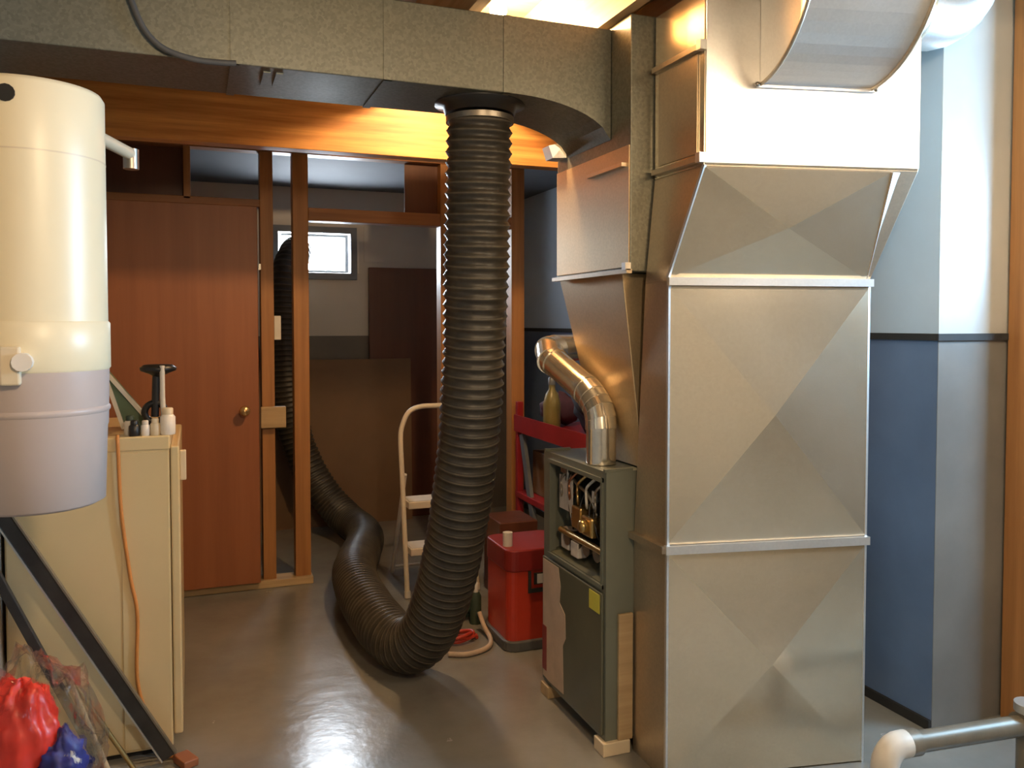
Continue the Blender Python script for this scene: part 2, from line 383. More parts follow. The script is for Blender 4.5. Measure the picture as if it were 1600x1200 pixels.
for x in (0.20, 0.235): MB().box((x, Y0 + .04, ZB - .004), (x + .02, Y0 + .18, ZB)).build('hanger_strap', 'galv_old', trunk)

# ---- cable on the trunk
cp = smooth_path([(-.165, 2.455, 2.36), (-.141, 2.455, 2.276), (-.111, 2.455, 2.205), (-.064, 2.455, 2.160), (.008, 2.455, 2.140), (.075, 2.455, 2.138), (.141, 2.455, 2.142)], 0.02)
tag(MB().tube(cp, 0.0085, 8).build('cable', 'rubber'), 'dark cable sagging across the left length of the trunk duct', 'cable')

# ---- supply plenum on the furnace
sp = thing('supply_plenum', (1.6, 2.62, 0.935), 'brownish galvanised plenum box standing on the furnace, tapering downwards', 'duct')
PX0, PX1, PY0, PY1 = 1.300, 1.95, 2.340, 2.905
MB().box((PX0, PY0, 1.585), (PX1, PY1, ZJ - .006)).build('upper_box', 'galv_old', sp, 0.003)
MB().box((PX0 - .004, PY0 + .004, 1.60), (PX0, PY1 - .004, 1.985)).build('side_panel', 'galv_plenum_lit', sp)
MB().hexa([(1.385, 2.402, 0.940), (1.93, 2.402, 0.940), (1.93, 2.70, 0.940), (1.385, 2.70, 0.940)], [(PX0 + .005, PY0 + .062, 1.583), (PX1, PY0 + .062, 1.583), (PX1, PY1, 1.583), (PX0 + .01, PY1, 1.583)]).build('taper', 'galv_plenum_lit', sp, 0.003)
MB().box((PX0 - .020, PY0 - .012, 1.578), (PX0, PY1 + .004, 1.592)).build('flange', 'galv_side', sp)
MB().bar((PX0 - .012, PY0 + .02, 1.925), (PX0 - .012, PY0 + .27, 1.925), .02, .012).build('flange', 'galv_side', sp)
MB().box((PX0 - .024, PY0 - .012, 1.588), (PX0 - .004, PY0 + .012, 1.612)).build('clip', 'galv_bright', sp)
MB().hexa([(PX0 - .05, 2.835, 2.03), (PX0 - .004, 2.815, 2.03), (PX0 - .004, 2.90, 2.03), (PX0 - .05, 2.90, 2.03)], [(PX0 - .065, 2.84, 2.075), (PX0 - .004, 2.82, 2.09), (PX0 - .004, 2.90, 2.09), (PX0 - .065, 2.90, 2.075)]).build('edge_flap', 'galv_bright', sp)

# ---- return air duct (drop beside the furnace)
rt = thing('return_air_duct', (1.7, 2.2, 0), 'tall bright galvanised return duct with cross-creased panels beside the furnace', 'duct')
FL, FR, BL, BR = (1.351, 2.200), (2.010, 2.070), (1.351, 2.398), (2.075, 2.398)
uFL, uFR, uBL, uBR = (1.383, 2.059), (2.042, 1.912), (1.383, 2.332), (2.075, 2.332)
Z1, Z2, Z3 = 0.725, 1.547, 1.877
def at(p, z): return (p[0], p[1], z)
def prism(q, z0, q2, z1, name, mat):
    return MB().hexa([at(p, z0) for p in q], [at(p, z1) for p in q2]).build(name, mat, rt, 0.002)
lowq = (FL, FR, BR, BL); upq = (uFL, uFR, uBR, uBL)
mBL, mBR = (1.351, 2.332), (2.075, 2.332)
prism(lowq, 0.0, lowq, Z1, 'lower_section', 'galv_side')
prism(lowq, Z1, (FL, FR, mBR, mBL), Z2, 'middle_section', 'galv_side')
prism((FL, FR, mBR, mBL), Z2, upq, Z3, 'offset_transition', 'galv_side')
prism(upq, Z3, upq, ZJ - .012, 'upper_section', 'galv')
def cross_panel(A, B, Dd, Cc, name, mat, h=0.036, thick=0.004, off=0.003, inset=0.004, parent=rt, cx=0.5, cz=0.5):
    # A bottom-left, B bottom-right, Cc top-right, Dd top-left: sheet bent along both diagonals
    A, B, Cc, Dd = (Vector(p) for p in (A, B, Cc, Dd))
    nrm = (B - A).cross(Dd - A).normalized()
    cen = A.lerp(B, cx).lerp(Dd.lerp(Cc, cx), cz)
    q = [p + (cen - p).normalized() * inset for p in (A, B, Cc, Dd)]
    front = [p + nrm * (off + thick) for p in q] + [cen + nrm * (off + thick + h)]
    back = [p + nrm * 0.0005 for p in q]
    m = MB().add(front + back, [(0, 1, 4), (1, 2, 4), (2, 3, 4), (3, 0, 4), (0, 5, 6, 1), (1, 6, 7, 2), (2, 7, 8, 3), (3, 8, 5, 0), (8, 7, 6, 5)])
    return m.build(name, mat, parent)
cross_panel(at(FL, 0.003), at(FR, 0.003), at(FL, Z1 - .012), at(FR, Z1 - .012), 'front_panel', 'galv')
cross_panel(at(FL, Z1 + .012), at(FR, Z1 + .012), at(FL, Z2 - .012), at(FR, Z2 - .012), 'front_panel', 'galv')
kT = (uFL[0] + .87 * (uFR[0] - uFL[0]), uFL[1] + .87 * (uFR[1] - uFL[1]) )
kB = (FL[0] + .985 * (FR[0] - FL[0]), FL[1] + .985 * (FR[1] - FL[1]))
cross_panel(at(FL, Z2 + .012), at(kB, Z2 + .012), at(uFL, Z3 - .003), at(kT, Z3 - .003), 'front_panel', 'galv', h=0.028)
tn = Vector((-.11, -.85, -.5)).normalized()
tv = [Vector(at(kT, Z3 - .004)) + tn * .010, Vector(at(uFR, Z3 - .004)) - Vector((0, -.02, 0)) + tn * -.004, Vector(at(FR, Z2 + .014)) + tn * -.002, Vector(at(kB, Z2 + .014)) + tn * .008]
MB().add(tv + [p - tn * .03 + Vector((0, .03, 0)) for p in tv], [(0, 1, 2, 3), (7, 6, 5, 4), (0, 4, 5, 1), (1, 5, 6, 2), (2, 6, 7, 3), (3, 7, 4, 0)]).build('corner_facet', 'galv_bright', rt)
cross_panel(at(uFL, Z3 + .003), at(uFR, Z3 + .003), at(uFL, ZJ - .02), at(uFR, ZJ - .02), 'front_panel', 'galv_bright', h=0.003)
# cleats and corner seams
m = MB(); m.bar(at((FL[0] - .008, FL[1] - .010), Z1), at((FR[0] + .004, FR[1] - .010), Z1), .022, .026); m.build('drive_cleat', 'galv_bright', rt)
m = MB(); m.bar(at((FL[0] - .010, FL[1] - .012), Z1), at((BL[0] - .010, BL[1] - .0), Z1), .02, .022); m.build('drive_cleat', 'galv_side', rt)
m = MB(); m.bar(at((FL[0] - .004, FL[1] - .010), Z2), at((FR[0] + .004, FR[1] - .010), Z2), .022, .024); m.build('drive_cleat', 'galv_bright', rt)
for q, z0, z1 in ((FL, 0, Z1 - .012), (FL, Z1 + .012, Z2 - .012)):
    m = MB(); m.bar(at((q[0] + .004, q[1] - .004), z0), at((q[0] + .004, q[1] - .004), z1), .010, .010); m.build('corner_seam', 'galv_bright', rt)
for q, z0, z1 in ((FR, 0, Z1 - .012), (FR, Z1 + .012, Z2 - .012)):
    m = MB(); m.bar(at((q[0] - .003, q[1] - .003), z0), at((q[0] - .003, q[1] - .003), z1), .008, .008); m.build('corner_seam', 'galv_bright', rt)
m = MB(); m.bar(at((FL[0], FL[1] - .004), Z2 + .01), at((uFL[0], uFL[1] - .004), Z3), .009, .009); m.build('corner_seam', 'galv_bright', rt)
for z in (1.895, 2.215):
    m = MB(); m.bar(at((uFL[0] - .010, uFL[1] - .006), z), at((uBL[0] - .010, uBL[1] - .01), z), .018, .016); m.build('side_flange', 'galv_side', rt)
    MB().box((uFL[0] - .024, uFL[1] - .014, z - .013), (uFL[0] - .002, uFL[1] + .008, z + .015)).build('flange_clip', 'galv_bright', rt)
MB().box((uFL[0] - .005, uFL[1] + .03, 1.915), (uFL[0] - .001, uBL[1] - .03, 2.20)).build('side_panel', 'galv_side', rt)

# ---- rectangular take-off elbow curving out of the return duct
el = thing('takeoff_elbow', (1.71, 1.95, 2.11), 'curved rectangular sheet metal elbow rising from the upper front of the return duct', 'duct')
ua = Vector((uFR[0] - uFL[0], uFR[1] - uFL[1], 0)); ul = ua.length; ua.normalize(); un = Vector((ua.y, -ua.x, 0))
if un.y > 0: un = -un
o0 = Vector((uFL[0], uFL[1], 0)) + un * 0.010
s0, s1, zb, Rr = 0.165, 0.510, 2.112, 0.34
def elp(s, a, r): return o0 + ua * s + un * (r * math.sin(a)) + Vector((0, 0, zb + Rr - r * math.cos(a)))
n = 14; amax = R(78)
V = []; Fq = []
for i in range(n + 1):
    a = amax * i / n
    V += [elp(s0, a, Rr), elp(s1, a, Rr), elp(s1, a, 0.10), elp(s0, a, 0.10)]
for i in range(n):
    k = i * 4
    for j in range(4): Fq.append((k + j, k + (j + 1) % 4, k + 4 + (j + 1) % 4, k + 4 + j))
Fq += [(0, 1, 2, 3), (n * 4 + 3, n * 4 + 2, n * 4 + 1, n * 4)]
m = MB(); m.add(V, Fq)
# keep the elbow under the subfloor
m.v = [(x, y, min(z, ZJ - .004)) for x, y, z in m.v]
m.build('elbow_body', 'galv_bright', el)
for s in (s0, s1):
    pts = [elp(s, amax * i / n, Rr + .003) for i in range(n + 1)]
    MB().tube(pts, 0.006, 6).build('edge_seam', 'galv_side', el)
MB().bar(elp(s0 - .012, 0, Rr + .004), elp(s1 + .012, 0, Rr + .004), .018, .016).build('collar_flange', 'galv_bright', el)
for s in (s0 - .012, s1 + .012):
    p = elp(s, 0, Rr + .004) + un * .008
    MB().blob(p, (.008, .008, .008), 1, 0, n=8).build('screw', 'steel', el)

# ---- round duct out of the right-hand side
rd = thing('round_duct', (2.2, 2.15, 2.3), 'round pale sheet metal elbow leaving the right side of the return duct', 'duct')
pts = []
cx, cz, rr_ = 2.215, 2.62, 0.20
for i in range(4): pts.append((2.07 + .145 * i / 3, 2.13, cz - rr_))
for i in range(1, 9):
    a = R(90) * i / 8; pts.append((cx + rr_ * math.sin(a), 2.13, cz - rr_ * math.cos(a)))
pts = [(x - 0.0, y - .05, min(z, 2.60)) for x, y, z in pts]
MB().tube(pts, 0.112, 28).build('elbow', 'galv_bright', rd)
MB().tube([pts[2], Vector(pts[2]) + Vector((.022, 0, 0))], .117, 28).build('crimp_ring', 'galv_bright', rd)

# ================================================================== FURNACE
fu = thing('furnace', (1.55, 2.65, 0), 'grey-green enamel gas furnace with its burner compartment open', 'furnace')
fx, fy0, fy1, fz0, fz1 = 1.25, 2.400, 2.912, 0.045, 0.935
cz0, cz1, cy0, cy1 = 0.545, 0.912, 2.418, 2.860
m = MB()      # cabinet as a shell with an open compartment in the face
m.box((fx + .16, fy0, fz0), (1.93, fy1, fz1)); m.box((fx, fy0, cz1), (fx + .16, fy1, fz1)); m.box((fx, fy0, fz0), (fx + .16, fy1, cz0))
m.box((fx, fy0, cz0), (fx + .16, cy0, cz1)); m.box((fx, cy1, cz0), (fx + .16, fy1, cz1))
m.build('cabinet', 'furnace', fu)
MB().box((fx + .13, cy0, cz0), (fx + .16, cy1, cz1)).build('compartment_back', 'furnace_in', fu)
MB().box((fx - .010, fy0 + .012, 0.06), (fx, fy1 - .008, cz0 - .012)).build('lower_panel', 'furnace_low', fu, 0.003)
m = MB(); t = .014
m.box((fx - .008, cy0, cz1 - t), (fx + .02, cy1, cz1)); m.box((fx - .008, cy0, cz0), (fx + .02, cy1, cz0 + t)); m.box((fx - .006, cy0, cz0), (fx + .02, cy0 + t, cz1)); m.box((fx - .006, cy1 - t, cz0), (fx + .02, cy1, cz1))
m.build('compartment_rim', 'furnace', fu)
MB().hexa([(fx + .0, cy0, cz0 + .012), (fx + .13, cy0, cz0 + .05), (fx + .13, cy1, cz0 + .05), (fx + .0, cy1, cz0 + .012)], [(fx + .0, cy0, cz0 + .018), (fx + .13, cy0, cz0 + .056), (fx + .13, cy1, cz0 + .056), (fx + .0, cy1, cz0 + .018)]).build('burner_tray', 'furnace_low', fu)
for i, y in enumerate((2.50, 2.58, 2.66, 2.74)):
    MB().tube([(fx + .13, y, .640), (fx + .03, y, .640), (fx + .015, y, .640)], [.022, .022, .03], 14).build('burner_tube', 'steel', fu)
m = MB(); m.tube([(fx + .02, 2.45, .655), (fx + .02, 2.80, .655)], .012, 10); m.build('gas_manifold', 'brass', fu)
m = MB(); m.box((fx + .005, 2.52, .685), (fx + .085, 2.60, .755)); m.build('gas_valve', 'brass', fu, 0.008)
m = MB(); m.lathe([(.0, 0), (.022, 0), (.022, .02), (.014, .026), (0, .026)], (0, 0, 0), 16); o = m.build('valve_dial', 'brass', fu)
o.matrix_parent_inverse = Matrix(); o.location = (fx + .005 - 1.55, 2.56 - 2.65, .722); o.rotation_euler = (0, R(-90), 0)
MB().box((fx + .02, 2.70, .735), (fx + .022, 2.815, .860)).build('rating_label', 'label', fu)
MB().box((fx + .02, 2.735, .590), (fx + .06, 2.80, .665)).build('control_box', 'label', fu, 0.004)
MB().box((fx + .04, 2.46, .775), (fx + .10, 2.53, .87)).build('transformer', 'black', fu, 0.004)
MB().box((fx + .035, 2.545, .80), (fx + .04, 2.575, .84)).build('switch', 'white', fu)
MB().tube(smooth_path([(fx + .05, 2.56, .755), (fx + .035, 2.60, .82), (fx + .03, 2.68, .845), (fx + .03, 2.76, .88), (fx + .03, 2.81, .90)], .015), .007, 8).build('gas_pipe', 'steel', fu)
MB().tube(smooth_path([(fx + .03, 2.80, .875), (fx + .02, 2.77, .895), (fx + .02, 2.735, .875), (fx + .02, 2.745, .845)], .012), .010, 8).build('conduit_loop', 'steel', fu)
for k in range(6):
    y = 2.46 + .055 * k; a = random.uniform(-.03, .03)
    MB().tube(smooth_path([(fx + .04, y, .67), (fx + .02, y + a, .71), (fx + .025, y + .03 + a, .77), (fx + .05, y + .02, .83)], .012), .0035, 6).build('wire', random.choice(['black', 'copper', 'white_dull', 'steel']), fu)
MB().box((fx + .010, 2.615, .690), (fx + .075, 2.690, .770)).build('ignition_module', 'brass', fu, 0.006)
MB().box((fx + .012, 2.640, .585), (fx + .050, 2.700, .640)).build('control_box', 'label', fu, 0.004)
MB().box((fx + .012, 2.730, .870), (fx + .060, 2.790, .895)).build('junction_box', 'steel', fu, 0.004)
for k in range(5):
    y = 2.47 + .07 * k
    MB().tube(smooth_path([(fx + .03, y, .885), (fx + .012, y + .02, .86), (fx + .02, y + .05, .835), (fx + .012, y + .03, .80), (fx + .03, y + .06, .77)], .012), .005, 6).build('wire', ['steel', 'white_dull', 'brass', 'copper', 'steel'][k], fu)
# torn paper, sticker
pp = [(2.895, .525), (2.755, .525), (2.735, .46), (2.745, .40), (2.695, .370), (2.690, .285), (2.715, .25), (2.708, .075), (2.84, .07), (2.895, .075)]
V = [(fx - .0115, y, z) for y, z in pp] + [(fx - .0100, y, z) for y, z in pp]; n = len(pp)
MB().add(V, [tuple(range(n)), tuple(range(2 * n - 1, n - 1, -1))] + [(i, (i + 1) % n, n + (i + 1) % n, n + i) for i in range(n)]).build('torn_paper', 'paper', fu)
MB().box((fx - .012, 2.425, .462), (fx - .010, 2.50, .525)).build('sticker', 'yellow', fu)
MB().box((fx - .012, 2.86, .10), (fx - .0105, 2.90, .27)).build('red_tag', 'red_dark', fu)
MB().box((1.292, 2.388, .045), (1.345, 2.400, .465)).build('side_board', 'wood_pale', fu, 0.002)
for x, y in ((1.235, 2.385), (1.235, 2.84), (1.84, 2.405), (1.84, 2.84)):
    MB().box((x, y, 0), (x + .10, y + .07, .045)).build('foot_block', 'wood_pale' if y > 2.5 else 'pvc', fu, .003)
for y in (2.415, 2.9): MB().box((fx - .004, y - .012, fz1 - .002), (fx + .10, y, fz1 + .008)).build('top_lip', 'furnace', fu)

# flue
fl = thing('flue_pipe', (1.345, 2.60, .935), 'shiny flue pipe rising from the furnace top and bending away', 'pipe')
A0 = Vector((1.312, 2.560, .937)); B0 = Vector((1.312, 2.560, 1.065)); D0 = Vector((1.262, 2.875, 1.285))
MB().tube([A0, B0], .052, 24).build('vertical_section', 'flue', fl)
el1 = smooth_path([B0, B0 + Vector((0, .012, .05)), B0 + Vector((-.006, .055, .095)), B0 + Vector((-.012, .10, .125))], .03)
for i in range(len(el1) - 1):
    MB().tube([el1[i] - (el1[i + 1] - el1[i]) * .35, el1[i + 1] + (el1[i + 1] - el1[i]) * .35], [.0555, .0530], 24).build('elbow_gore', 'flue', fl)
dvec = (D0 - el1[-1])
MB().tube([el1[-1], D0], .052, 24).build('sloping_section', 'flue', fl)
MB().tube([el1[-1] + dvec * .02, el1[-1] + dvec * .10], .056, 24).build('joint_band', 'flue', fl)
MB().tube([D0 - dvec * .12, D0 - dvec * .04], .056, 24).build('joint_band', 'flue', fl)
el2 = [D0, D0 + Vector((.02, .06, .03)), D0 + Vector((.07, .10, .035)), D0 + Vector((.13, .12, .035))]
for i in range(3):
    MB().tube([el2[i] - (el2[i + 1] - el2[i]) * .3, el2[i + 1] + (el2[i + 1] - el2[i]) * .3], [.0555, .0530], 24).build('elbow_gore', 'flue', fl)
MB().tube([el2[3], el2[3] + Vector((.25, .02, .02))], .052, 20).build('wall_section', 'flue', fl)

# ================================================================== HOSE
path = [(.899, 2.64, 2.106), (.901, 2.66, 1.95), (.906, 2.694, 1.648), (.913, 2.753, 1.297), (.914, 2.807, 1.022), (.908, 2.875, .782), (.897, 2.955, .565),
        (.880, 3.045, .37), (.845, 3.135, .205), (.795, 3.23, .128), (.755, 3.38, .118), (.735, 3.62, .125), (.728, 3.90, .140), (.745, 4.15, .150), (.800, 4.40, .140), (.88, 4.68, .125),
        (.955, 4.95, .118), (.975, 5.18, .118), (.945, 5.38, .125), (.87, 5.52, .20), (.76, 5.60, .36), (.655, 5.66, .60), (.60, 5.68, .85), (.575, 5.69, 1.15), (.575, 5.70, 1.50), (.60, 5.74, 1.74), (.66, 5.86, 1.89), (.69, 5.98, 1.915), (.69, 6.06, 1.915)]
period = 0.034
hp = smooth_path(path, period / 4)
hr = []
for i, p in enumerate(hp):
    w = (0.0, .65, 1.0, .65)[i % 4]
    base = 0.100 + 0.004 * noise.noise(p * 6)
    hr.append(base + 0.0095 * w if p.y < 5.9 else 0.085)
ho = thing('flexible_hose', (.9, 2.64, 0), 'thick black ribbed hose hanging from the trunk duct and looping along the floor', 'hose')
MB().tube(hp, hr, 26).build('hose_body', 'hose', ho)
# wire helix standing proud on the ribs
hel = []
acc = 0
t_u = Vector((1, 0, 0))
for i in range(0, len(hp)):
    tg = (hp[min(i + 1, len(hp) - 1)] - hp[max(i - 1, 0)]).normalized()
    t_u = (t_u - tg * t_u.dot(tg)).normalized()
ring_m = MB()
for i in range(2, len(hp) - 2, 4):
    if hp[i].y > 5.8: break
    tg = (hp[i + 1] - hp[i - 1]).normalized()
    ring_m.tube([hp[i] - tg * .0035, hp[i], hp[i] + tg * .0035], [hr[i] - .0005, hr[i] + .0022, hr[i] - .0005], 26, False)
tag(ring_m.build('wire_ribs', 'hose_dirty', ho), kind='stuff')
MB().tube([Vector((.899, 2.64, 2.100)), Vector((.899, 2.64, 2.082))], .113, 32).build('clamp_band', 'steel', ho)

# ================================================================== STEP STOOL
st = thing('step_stool', (1.2, 4.3, 0), 'white folding step stool with hooped handle standing behind the black hose', 'step stool')
xa, xb = 1.020, 1.400
fp = lambda x, z: (x, 4.165 + .17 * z, z)
hoop = [fp(xa, .012), fp(xa, .3), fp(xa, .6), fp(xa, .80), fp(xa + .012, .875), fp(xa + .05, .945), fp(xa + .11, .972), fp((xa + xb) / 2, .975), fp(xb - .11, .972), fp(xb - .05, .945), fp(xb - .012, .875), fp(xb, .80), fp(xb, .6), fp(xb, .3), fp(xb, .012)]
MB().tube(smooth_path(hoop, .02), .0135, 12).build('hoop_frame', 'ladder', st)
for x in (xa, xb):
    MB().tube([(x + (.02 if x == xa else -.02), 4.29, .62), (x + (.02 if x == xa else -.02), 4.60, .012)], .011, 10).build('rear_leg', 'ladder', st)
    MB().tube([fp(x, .0), fp(x, .035)], .017, 10).build('foot_cap', 'white_dull', st)
MB().tube([(xa + .02, 4.585, .045), (xb - .02, 4.585, .045)], .009, 10).build('rear_crossbar', 'ladder', st)
for z in (.475, .241):
    y = fp(0, z)[1]
    o = MB().box((xa + .012, y - .07, z - .018), (xb - .012, y + .09, z + .018)).build('step', 'ladder', st, .004)
    MB().box((xa + .02, y - .06, z + .018), (xb - .02, y + .08, z + .021)).build('tread_mat', 'white_dull', o)

# ================================================================== RED CLUTTER BEHIND THE FURNACE
rv = thing('red_canister', (1.40, 3.44, 0), 'red square canister with darker lid on the floor behind the furnace', 'canister')
def rbox(cx, cy, hx, hy, z0, z1, r, n=5):
    P_ = []
    for qx, qy, a0 in ((1, 1, 0), (-1, 1, 90), (-1, -1, 180), (1, -1, 270)):
        for k in range(n + 1):
            a = R(a0 + 90 * k / n); P_.append((cx + qx * (hx - r) + r * math.cos(a), cy + qy * (hy - r) + r * math.sin(a)))
    N = len(P_); V = [(x, y, z0) for x, y in P_] + [(x, y, z1) for x, y in P_]
    return MB().add(V, [tuple(range(N - 1, -1, -1)), tuple(range(N, 2 * N))] + [(i, (i + 1) % N, N + (i + 1) % N, N + i) for i in range(N)])
rbox(1.405, 3.46, .150, .150, .045, .345, .04).build('tub', 'red', rv)
rbox(1.405, 3.46, .155, .155, .345, .44, .05).build('lid', 'red_dark', rv, .006)
rbox(1.405, 3.46, .165, .165, .0, .045, .06).build('base_ring', 'rubber', rv, .006)
m = MB(); m.box((1.345, 3.303, .265), (1.358, 3.310, .345)); m.box((1.345, 3.303, .250), (1.45, 3.310, .268)); m.box((1.372, 3.304, .285), (1.43, 3.310, .335)); m.build('emblem', 'dark', rv)
MB().box((1.385, 3.300, .29), (1.42, 3.306, .33)).build('latch', 'white_dull', rv)
MB().tube([(1.285, 3.40, .44), (1.285, 3.40, .50)], .022, 12).build('hose_port', 'white_dull', rv)

rs = thing('red_shelf_unit', (1.9, 4.0, 0), 'red painted metal shelf unit holding clutter behind the furnace', 'shelf')
sx0, sx1, sy0, sy1 = 1.75, 2.30, 3.45, 4.44
for x, y in ((sx0, sy0), (sx0, sy1), (sx1, sy0), (sx1, sy1)):
    MB().box((x - .018, y - .018, 0), (x + .018, y + .018, .97)).build('upright', 'red_shelf', rs, .003)
for z in (.80, .42, .12):
    MB().box((sx0 - .02, sy0 - .02, z), (sx1 + .02, sy1 + .02, z + .035)).build('shelf_board', 'red_shelf', rs, .003)
MB().box((sx0 - .026, sy0 - .02, .80), (sx0 - .018, sy1 + .02, .895)).build('shelf_lip', 'red_shelf', rs)
MB().bar((sx0 - .005, 4.15, .15), (sx0 - .005, 4.38, .79), .02, .05).build('brace', 'bluegrey', rs)
tag(MB().blob((1.97, 3.82, .97), (.14, .19, .13), 3, .3, 1.6, 22, .836).build('dark_bag', 'navy'), 'crumpled navy bag lying on the red shelf', 'bag')
tag(MB().blob((1.95, 4.32, .93), (.11, .085, .09), 8, .25, 1.8, 20, .836).build('purple_bundle', 'purple'), 'dark purple cloth bundle at the back of the red shelf', 'cloth')
bt = thing('yellow_bottle', (1.80, 4.17, .836), 'dull yellow bottle standing on the red shelf', 'bottle')
MB().lathe([(.045, 0), (.048, .02), (.048, .15), (.035, .20), (.018, .225), (.018, .25)], (1.82, 4.135, .836), 20).build('bottle_body', 'olive', bt)
MB().lathe([(.021, 0), (.021, .035), (.016, .04)], (1.82, 4.135, 1.086), 16).build('cap', 'bluegrey', bt)
tag(MB().box((1.80, 3.49, .836), (1.99, 3.62, .93)).build('grey_box', 'bluegrey', None, .006), 'small blue-grey metal box on the red shelf', 'box')
tag(MB().box((1.80, 4.05, .456), (2.18, 4.36, .70)).build('brown_carton', 'hardboard', None, .004), 'brown carton under the top of the red shelf unit', 'box')
tag(MB().blob((1.98, 3.74, .58), (.17, .24, .14), 5, .25, 1.7, 20, .456).build('dark_sack', 'navy'), 'dark sack on the middle board of the red shelf unit', 'bag')
tag(MB().box((1.45, 3.95, 0), (1.66, 4.20, .40)).build('wooden_crate', 'door_dark', None, .006), 'dark brown wooden box on the floor behind the red canister', 'box')

# cords on the floor beside the red canister
def coil(name, c, r, turns, mat, rad, label, sq=0.6):
    pts = []
    for i in range(turns * 16):
        a = i * math.pi / 8; q = r * (0.75 + .25 * math.sin(i * .37))
        pts.append((c[0] + q * math.cos(a), c[1] + q * sq * math.sin(a), rad + .002 + .010 * (i / 16) + .004 * math.sin(i)))
    return tag(MB().tube(pts, rad, 8).build(name, mat), label, 'cord')
coil('cord_coil', (1.10, 3.50), .10, 3, 'red', .008, 'loose coil of red cord on the floor by the hose')
coil('rope_heap', (1.19, 3.78), .10, 4, 'greencloth', .010, 'heap of dark green cord behind the red cord')
tag(MB().tube(smooth_path([(1.00, 3.36, .012), (1.08, 3.33, .012), (1.18, 3.37, .012), (1.225, 3.46, .012), (1.225, 3.55, .04), (1.215, 3.60, .10)], .02), .011, 8).build('air_line', 'paper'), 'pale brown air line curling up from the floor', 'cord')
pl = thing('spray_can', (1.16, 3.64, 0), 'small pale can standing among the cords', 'can')
MB().lathe([(.028, 0), (.028, .13), (.018, .15)], (1.235, 3.70, 0), 16).build('can_body', 'greencloth', pl)
MB().lathe([(.014, .15), (.014, .19), (.010, .195)], (1.235, 3.70, 0), 12).build('cap', 'white_dull', pl)

# ================================================================== FAR ROOM
fd = thing('brown_panel_door', (1.46, 5.93, 0), 'dark red-brown door slab propped against the far wall', 'door panel')
MB().box((1.185, 5.935, 0.0), (1.78, 5.985, 1.82)).build('slab', 'door_dark', fd, .004)
sheet = tag(MB().hexa([(.40, 5.86, 0), (1.475, 5.86, 0), (1.475, 5.88, 0), (.40, 5.88, 0)], [(.40, 5.895, 1.165), (1.475, 5.895, 1.165), (1.475, 5.915, 1.165), (.40, 5.915, 1.165)]).build('hardboard_sheet', 'hardboard'), 'wide brown hardboard sheet leaning on the far wall below the window', 'board')
MB().box((1.16, 5.994, 1.86), (1.30, 5.9995, 2.12)).build('wall_panel', 'wall_far')
bpy.data.objects['wall_panel']['kind'] = 'structure'

# ================================================================== LEFT SIDE
# central vacuum canister
cv = thing('vacuum_canister', (-.30, 2.0, 1.037), 'cream cylindrical wall-hung vacuum canister with grey lower bucket', 'canister')
cc = (-.312, 1.992, 0); rC = .142
MB().lathe([(0, 1.904), (rC - .03, 1.904), (rC - .006, 1.900), (rC, 1.890), (rC, 1.760)], cc, 56).build('motor_hood', 'canister', cv)
MB().lathe([(rC + .0005, 1.757), (rC + .0005, 1.760)], cc, 56).build('hood_seam', 'pvc', cv)
MB().lathe([(rC, 1.340), (rC, 1.757)], cc, 56).build('canister_body', 'canister', cv)
MB().lathe([(rC + .001, 1.322), (rC + .004, 1.326), (rC + .004, 1.420), (rC + .001, 1.424)], cc, 56).build('lower_band', 'canister', cv)
MB().lathe([(0, 1.037), (rC - .025, 1.037), (rC - .010, 1.045), (rC - .004, 1.20), (rC - .002, 1.205), (rC + .001, 1.322)], cc, 56).build('dust_bucket', 'cup', cv)
MB().lathe([(rC - .001, 1.232), (rC + .002, 1.236), (rC + .002, 1.242), (rC - .001, 1.246)], cc, 56).build('bucket_ridge', 'cup', cv)
ang = R(-96)
def onc(a, r, z): return (cc[0] + r * math.cos(a), cc[1] + r * math.sin(a), z)
MB().bar(onc(ang, rC + .012, 1.30), onc(ang, rC + .012, 1.375), .035, .02, (0, 1, 0)).build('latch', 'pvc', cv, .004)
MB().tube([onc(R(-88), rC + .002, 1.345), onc(R(-88), rC + .03, 1.345)], .018, 12).build('latch_knob', 'white', cv)
MB().tube([onc(R(-97), rC - .02, 1.862), onc(R(-97), rC + .002, 1.862)], .017, 14).build('exhaust_hole', 'dark', cv)
MB().box((XL, 1.93, 1.42), (-.435, 2.05, 1.72)).build('wall_bracket', 'steel', cv)
MB().tube(smooth_path([(-.22, 2.10, 1.852), (-.19, 2.20, 1.853), (-.155, 2.32, 1.854), (-.142, 2.36, 1.854)], .02), .0155, 16).build('intake_pipe', 'pvc', cv)
MB().tube([(-.142, 2.36, 1.866), (-.142, 2.36, 1.815)], .019, 16).build('pipe_elbow', 'steel', cv)

